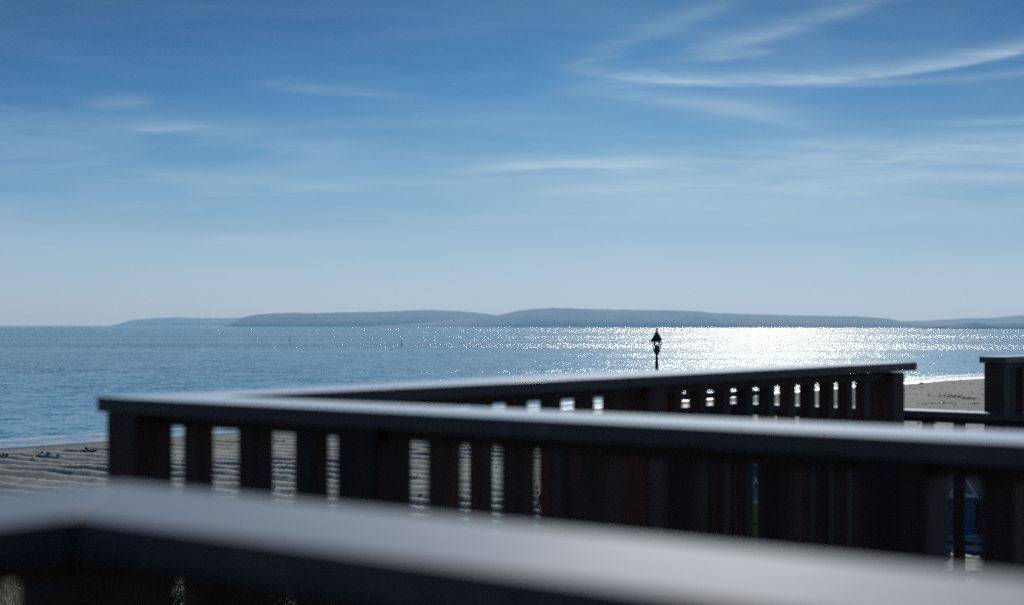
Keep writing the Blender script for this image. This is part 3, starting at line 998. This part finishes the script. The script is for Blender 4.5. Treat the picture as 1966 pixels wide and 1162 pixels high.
def buoy(px, pbase, ptop, label, tilt=0.06):
    x, y = at_water(px, pbase)
    hgt = (pbase - ptop) / F * y
    t = empty('channel_buoy', (x, y, 0), label, 'buoy', 'dark channel buoys far out on the sea')
    r = hgt * 0.17
    link('float', lathe([(r * 0.7, -r * 0.8), (r * 1.25, -r * 0.3), (r * 1.25, r * 0.35), (r * 0.9, r * 0.6), (r * 0.35, r * 0.7)], 16), DARK, t, (x, y, 0))
    a = link('tower', lathe([(r * 0.55, r * 0.65), (r * 0.30, hgt * 0.55), (r * 0.22, hgt * 0.72)], 8), DARK, t, (x, y, 0))
    link('topmark', lathe([(r * 0.05, hgt * 0.72), (r * 0.38, hgt * 0.76), (r * 0.38, hgt * 0.9), (r * 0.05, hgt)], 8), DARK, t, (x, y, 0))
    t.rotation_euler = (0, tilt, 0.3)
    return t


buoy(557, 656, 645.5, 'slim dark channel buoy on the left, the one nearer the left headland', -0.05)
buoy(771, 663, 653, 'leaning dark channel buoy right of the other one, at the edge of the glitter', 0.10)


def marker(px, py, label, s=1.0):
    x, y = at_water(px, py)
    r = 2.0 / F * y * s
    t = empty('mooring_float', (x, y, 0), label, 'float', 'small dark floats scattered on the sea')
    link('ball', lathe([(r * 0.2, -r * 0.8), (r * 0.85, -r * 0.4), (r, 0), (r * 0.85, r * 0.5), (r * 0.45, r * 0.85), (r * 0.2, r * 0.95)], 14), DARK, t, (x, y, 0), smooth=True)
    link('ring', lathe([(r * 0.12, r * 0.9), (r * 0.2, r * 1.05), (r * 0.2, r * 1.25), (r * 0.1, r * 1.4)], 8), LM, t, (x, y, 0))


marker(752, 671, 'tiny dark float just below and left of the leaning channel buoy', 0.9)
marker(1234, 661, 'tiny dark float just left of the street lamp lantern')
marker(1353, 653, 'tiny dark float right of the lamp, the farthest out in the glitter')
marker(1360, 682, 'tiny dark float right of the lamp, closest in on the bright water')

# a white light tower at the tip of the wooded shore
WL = mat_plain('white_render', (0.8, 0.8, 0.8), 0.6)
x, y = (1815 - 983) / F * 6150, 6150
t = empty('light_tower', (x, y, 0), 'tiny white tower at the tip of the low wooded shore', 'tower')
link('shaft', lathe([(3.2, -1), (2.6, 9), (2.4, 11)], 12), WL, t, (x, y, 0))
link('lantern_room', lathe([(3.0, 11), (3.0, 11.6), (1.6, 11.7), (1.6, 13.5), (0.3, 15)], 12), WL, t, (x, y, 0))

# groyne running out across the beach
GM = mat_plain('groyne_timber', (0.035, 0.04, 0.035), 0.7, var=0.4, scale=3)
gx0, gy0 = (1302 - 983) / F * 232, 232
gx1, gy1 = (1470 - 983) / F * 246, 246
t = empty('groyne', (gx0, gy0, 0.3), 'low dark timber groyne at the water edge, seen through the railing gaps', 'groyne')
dv = Vector((gx1 - gx0, gy1 - gy0)); LG = dv.length; ga = math.atan2(dv.y, dv.x)
link('planking', box(0, LG, -0.06, 0.06, -1.0, 0.55, 0.02), GM, t, (gx0, gy0, 0.3), ga)
gp = None
for i in range(8):
    q = Vector((gx0, gy0)) + dv * (i / 7 * 0.98 + 0.01)
    if gp is None: gp = link('pile', box(-0.14, 0.14, -0.2, -0.062, -1.0, 0.75, 0.02), GM, t, (q.x, q.y, 0.3), ga)
    else: clone(gp, t, (q.x, q.y, 0.3), ga)
q = Vector((gx0, gy0)) + dv * 0.1
link('marker_board', box(-0.6, 0.6, -0.30, -0.201, 0.0, 1.45, 0.02), GM, t, (q.x, q.y, 0.3), ga)


def rock(px, py, w, h, label, seed):
    Y = (ZC - 0.4) * F / (py - hor(px))
    X = (px - 983) / F * Y
    z = float(beach_z(np.array([X]), np.array([Y]))[0])
    bm = bmesh.new()
    bmesh.ops.create_icosphere(bm, subdivisions=4, radius=1.0)
    for v in bm.verts:
        n = mnoise.noise(v.co * 1.3 + Vector((seed, 0, 0))) * 0.45 + mnoise.noise(v.co * 3.5 + Vector((seed, 5, 0))) * 0.18
        v.co = v.co * (1 + n)
        v.co.x *= w / 2; v.co.y *= w / 2; v.co.z *= h
    o = link('rock', bm, mat_plain('dark_wet_rock', (0.03, 0.032, 0.034), 0.55, var=0.5, scale=3), None, (X, Y, z), smooth=True)
    tag(o, label, 'rock')


rock(1769, 737.5, 0.95, 0.42, 'small dark rock lying on the sand near the water, right of the end post', 3.3)

# ---- stones and weed strewn over the shingle
def strew(name, pts, mat, label, cat, flat=0.6, seed=3):
    rng = np.random.default_rng(seed)
    ico = bmesh.new()
    bmesh.ops.create_icosphere(ico, subdivisions=1, radius=1.0)
    bv = np.array([v.co[:] for v in ico.verts]); bf = np.array([[v.index for v in f.verts] for f in ico.faces])
    ico.free()
    n = len(pts)
    P = np.array([(p[0], p[1]) for p in pts]); R = np.array([p[2] for p in pts])
    z = beach_z(P[:, 0], P[:, 1])
    a = rng.uniform(0, 6.28, n)
    j = 1 + rng.uniform(-0.28, 0.28, (n, len(bv), 1))
    V = bv[None] * j * R[:, None, None]
    V[:, :, 2] *= flat
    V[:, :, 0] *= rng.uniform(0.8, 1.7, (n, 1))
    x = V[:, :, 0] * np.cos(a)[:, None] - V[:, :, 1] * np.sin(a)[:, None] + P[:, :1]
    y = V[:, :, 0] * np.sin(a)[:, None] + V[:, :, 1] * np.cos(a)[:, None] + P[:, 1:]
    zz_ = V[:, :, 2] + (z + 0.25 * R * flat)[:, None]
    co = np.stack([x, y, zz_], -1).reshape(-1, 3)
    fc = (bf[None] + (np.arange(n) * len(bv))[:, None, None]).reshape(-1, 3)
    me = bpy.data.meshes.new(name)
    me.from_pydata(co.tolist(), [], fc.tolist())
    me.materials.append(mat)
    o = bpy.data.objects.new(name, me)
    C.objects.link(o)
    tag(o, label, cat, kind='stuff')


rg = np.random.default_rng(11)
pts = []
while len(pts) < 3000:
    if rg.uniform() < 0.85:
        y_ = rg.uniform(95, 330); x_ = y_ * rg.uniform(-0.02, 0.36)
    else:
        y_ = rg.uniform(75, 150); x_ = y_ * rg.uniform(-0.37, 0.05)
    s_ = float(shore_dist(np.array([x_]), np.array([y_]))[0])
    if s_ > 3 and not (1 < x_ < 61 and 61 < y_ < 99):
        pts.append((x_, y_, float(rg.gamma(2.0, 0.03) + 0.03) * (1.0 if y_ > 150 else 0.7)))
strew('beach_stones', pts, mat_plain('grey_stone', (0.12, 0.125, 0.12), 0.9, var=0.5, scale=0.7, spec=0.1), 'grey stones strewn over the shingle beach', 'stones')
pts = []
for (px, py, wx, wy, n) in ((1822, 759, 22, 2.0, 130), (1858, 763, 14, 1.4, 70), (1800, 773, 34, 0.8, 70), (1868, 775, 16, 1.0, 30), (40, 868, 40, 1.4, 160), (165, 858, 16, 1.2, 60)):
    for i in range(n):
        qx, qy = px + rg.normal() * wx * 0.5, py + rg.normal() * wy * 0.6
        Y_ = (ZC - 1.0) * F / (qy - hor(qx))
        pts.append(((qx - 983) / F * Y_, Y_, float(rg.uniform(0.06, 0.2))))
strew('seaweed', pts, mat_plain('dark_seaweed', (0.02, 0.021, 0.017), 0.6, var=0.5, scale=2), 'dark clumps and lines of seaweed on the sand', 'seaweed', flat=0.7, seed=8)


# ---- low gorse added on the slope to darken the gaps under the closest railing
def leaf_mat():
    k = NT('gorse_leaf')
    n = k.noise(k.n('ShaderNodeTexCoord').outputs['Object'], 4.0, 3, 0.6)
    return k.out(k.n('ShaderNodeBsdfPrincipled', **{'Base Color': k.ramp(n, [(0.3, (0.010, 0.015, 0.008)), (0.7, (0.026, 0.036, 0.016))]), 'Roughness': 1.0, 'Specular IOR Level': 0.0}))


GORSE = leaf_mat()
TWIG = mat_plain('gorse_stem', (0.03, 0.024, 0.018), 0.8)


def gorse(x, y, r, h, label, seed):
    rng = np.random.default_rng(seed)
    zb = float(hill_z(np.array([x]), np.array([y]))[0]) - 0.05
    t = empty('added_gorse_bush', (x, y, zb), label, 'bush', 'gorse bushes added on the slope to darken the gaps')
    bm = bmesh.new()
    for i in range(7):
        a = rng.uniform(0, 6.28); q = Vector((math.cos(a) * r * 0.4, math.sin(a) * r * 0.4, h * rng.uniform(0.35, 0.6)))
        M = q.to_track_quat('Z', 'Y').to_matrix().to_4x4()
        add_box(bm, -0.018, 0.018, -0.018, 0.018, 0, q.length, M=M)
    link('stem', bm, TWIG, t, (x, y, zb))
    n = 11000
    d = rng.normal(size=(n, 3)); d /= np.linalg.norm(d, axis=1)[:, None]
    d[:, 2] = np.abs(d[:, 2])
    rad = rng.uniform(0.45, 1.0, n) ** 0.5
    lump = 0.8 + 0.3 * vnoise(d[:, 0] * 2.3 + seed, d[:, 1] * 2.3 + d[:, 2] * 1.7, seed)
    p = d * (rad * lump)[:, None] * np.array([r, r, h])
    u = rng.normal(size=(n, 3)); u /= np.linalg.norm(u, axis=1)[:, None]
    w = np.cross(u, rng.normal(size=(n, 3))); w /= np.linalg.norm(w, axis=1)[:, None]
    L = rng.uniform(0.04, 0.09, n)[:, None]
    v = np.stack([p - u * L - w * L * 0.12, p - u * L + w * L * 0.12, p + u * L], 1).reshape(-1, 3)
    me = bpy.data.meshes.new('foliage')
    me.from_pydata(v.tolist(), [], (np.arange(n)[:, None] * 3 + np.arange(3)).tolist())
    me.materials.append(GORSE)
    o = bpy.data.objects.new('foliage', me)
    C.objects.link(o)
    put(o, t, (x, y, zb))


gorse(-4.5, 17.0, 1.35, 2.75, 'added dark gorse bush at the left, just beside the pale grass', 1)
gorse(-2.9, 17.6, 1.4, 2.6, 'added dark gorse bush second from the pale grass', 2)
gorse(-1.2, 17.2, 1.3, 2.4, 'added dark gorse bush third from the pale grass', 3)

# ------------------------------------------------------------------ sea air
k = NT('sea_haze')
HZ = k.out(None, k.n('ShaderNodeVolumePrincipled', Color=(0.245, 0.57, 1.0, 1), Density=7.8e-5, Anisotropy=0.29, **{'Absorption Color': (0.674, 0.589, 1.0, 1)}))
bm = bmesh.new()
add_box(bm, -43000, 43000, -5000, 43000, -16.0, 290)
hz = link('haze', bm, HZ)
tag(hz, 'pale blue sea haze over the whole bay', 'haze', kind='stuff')
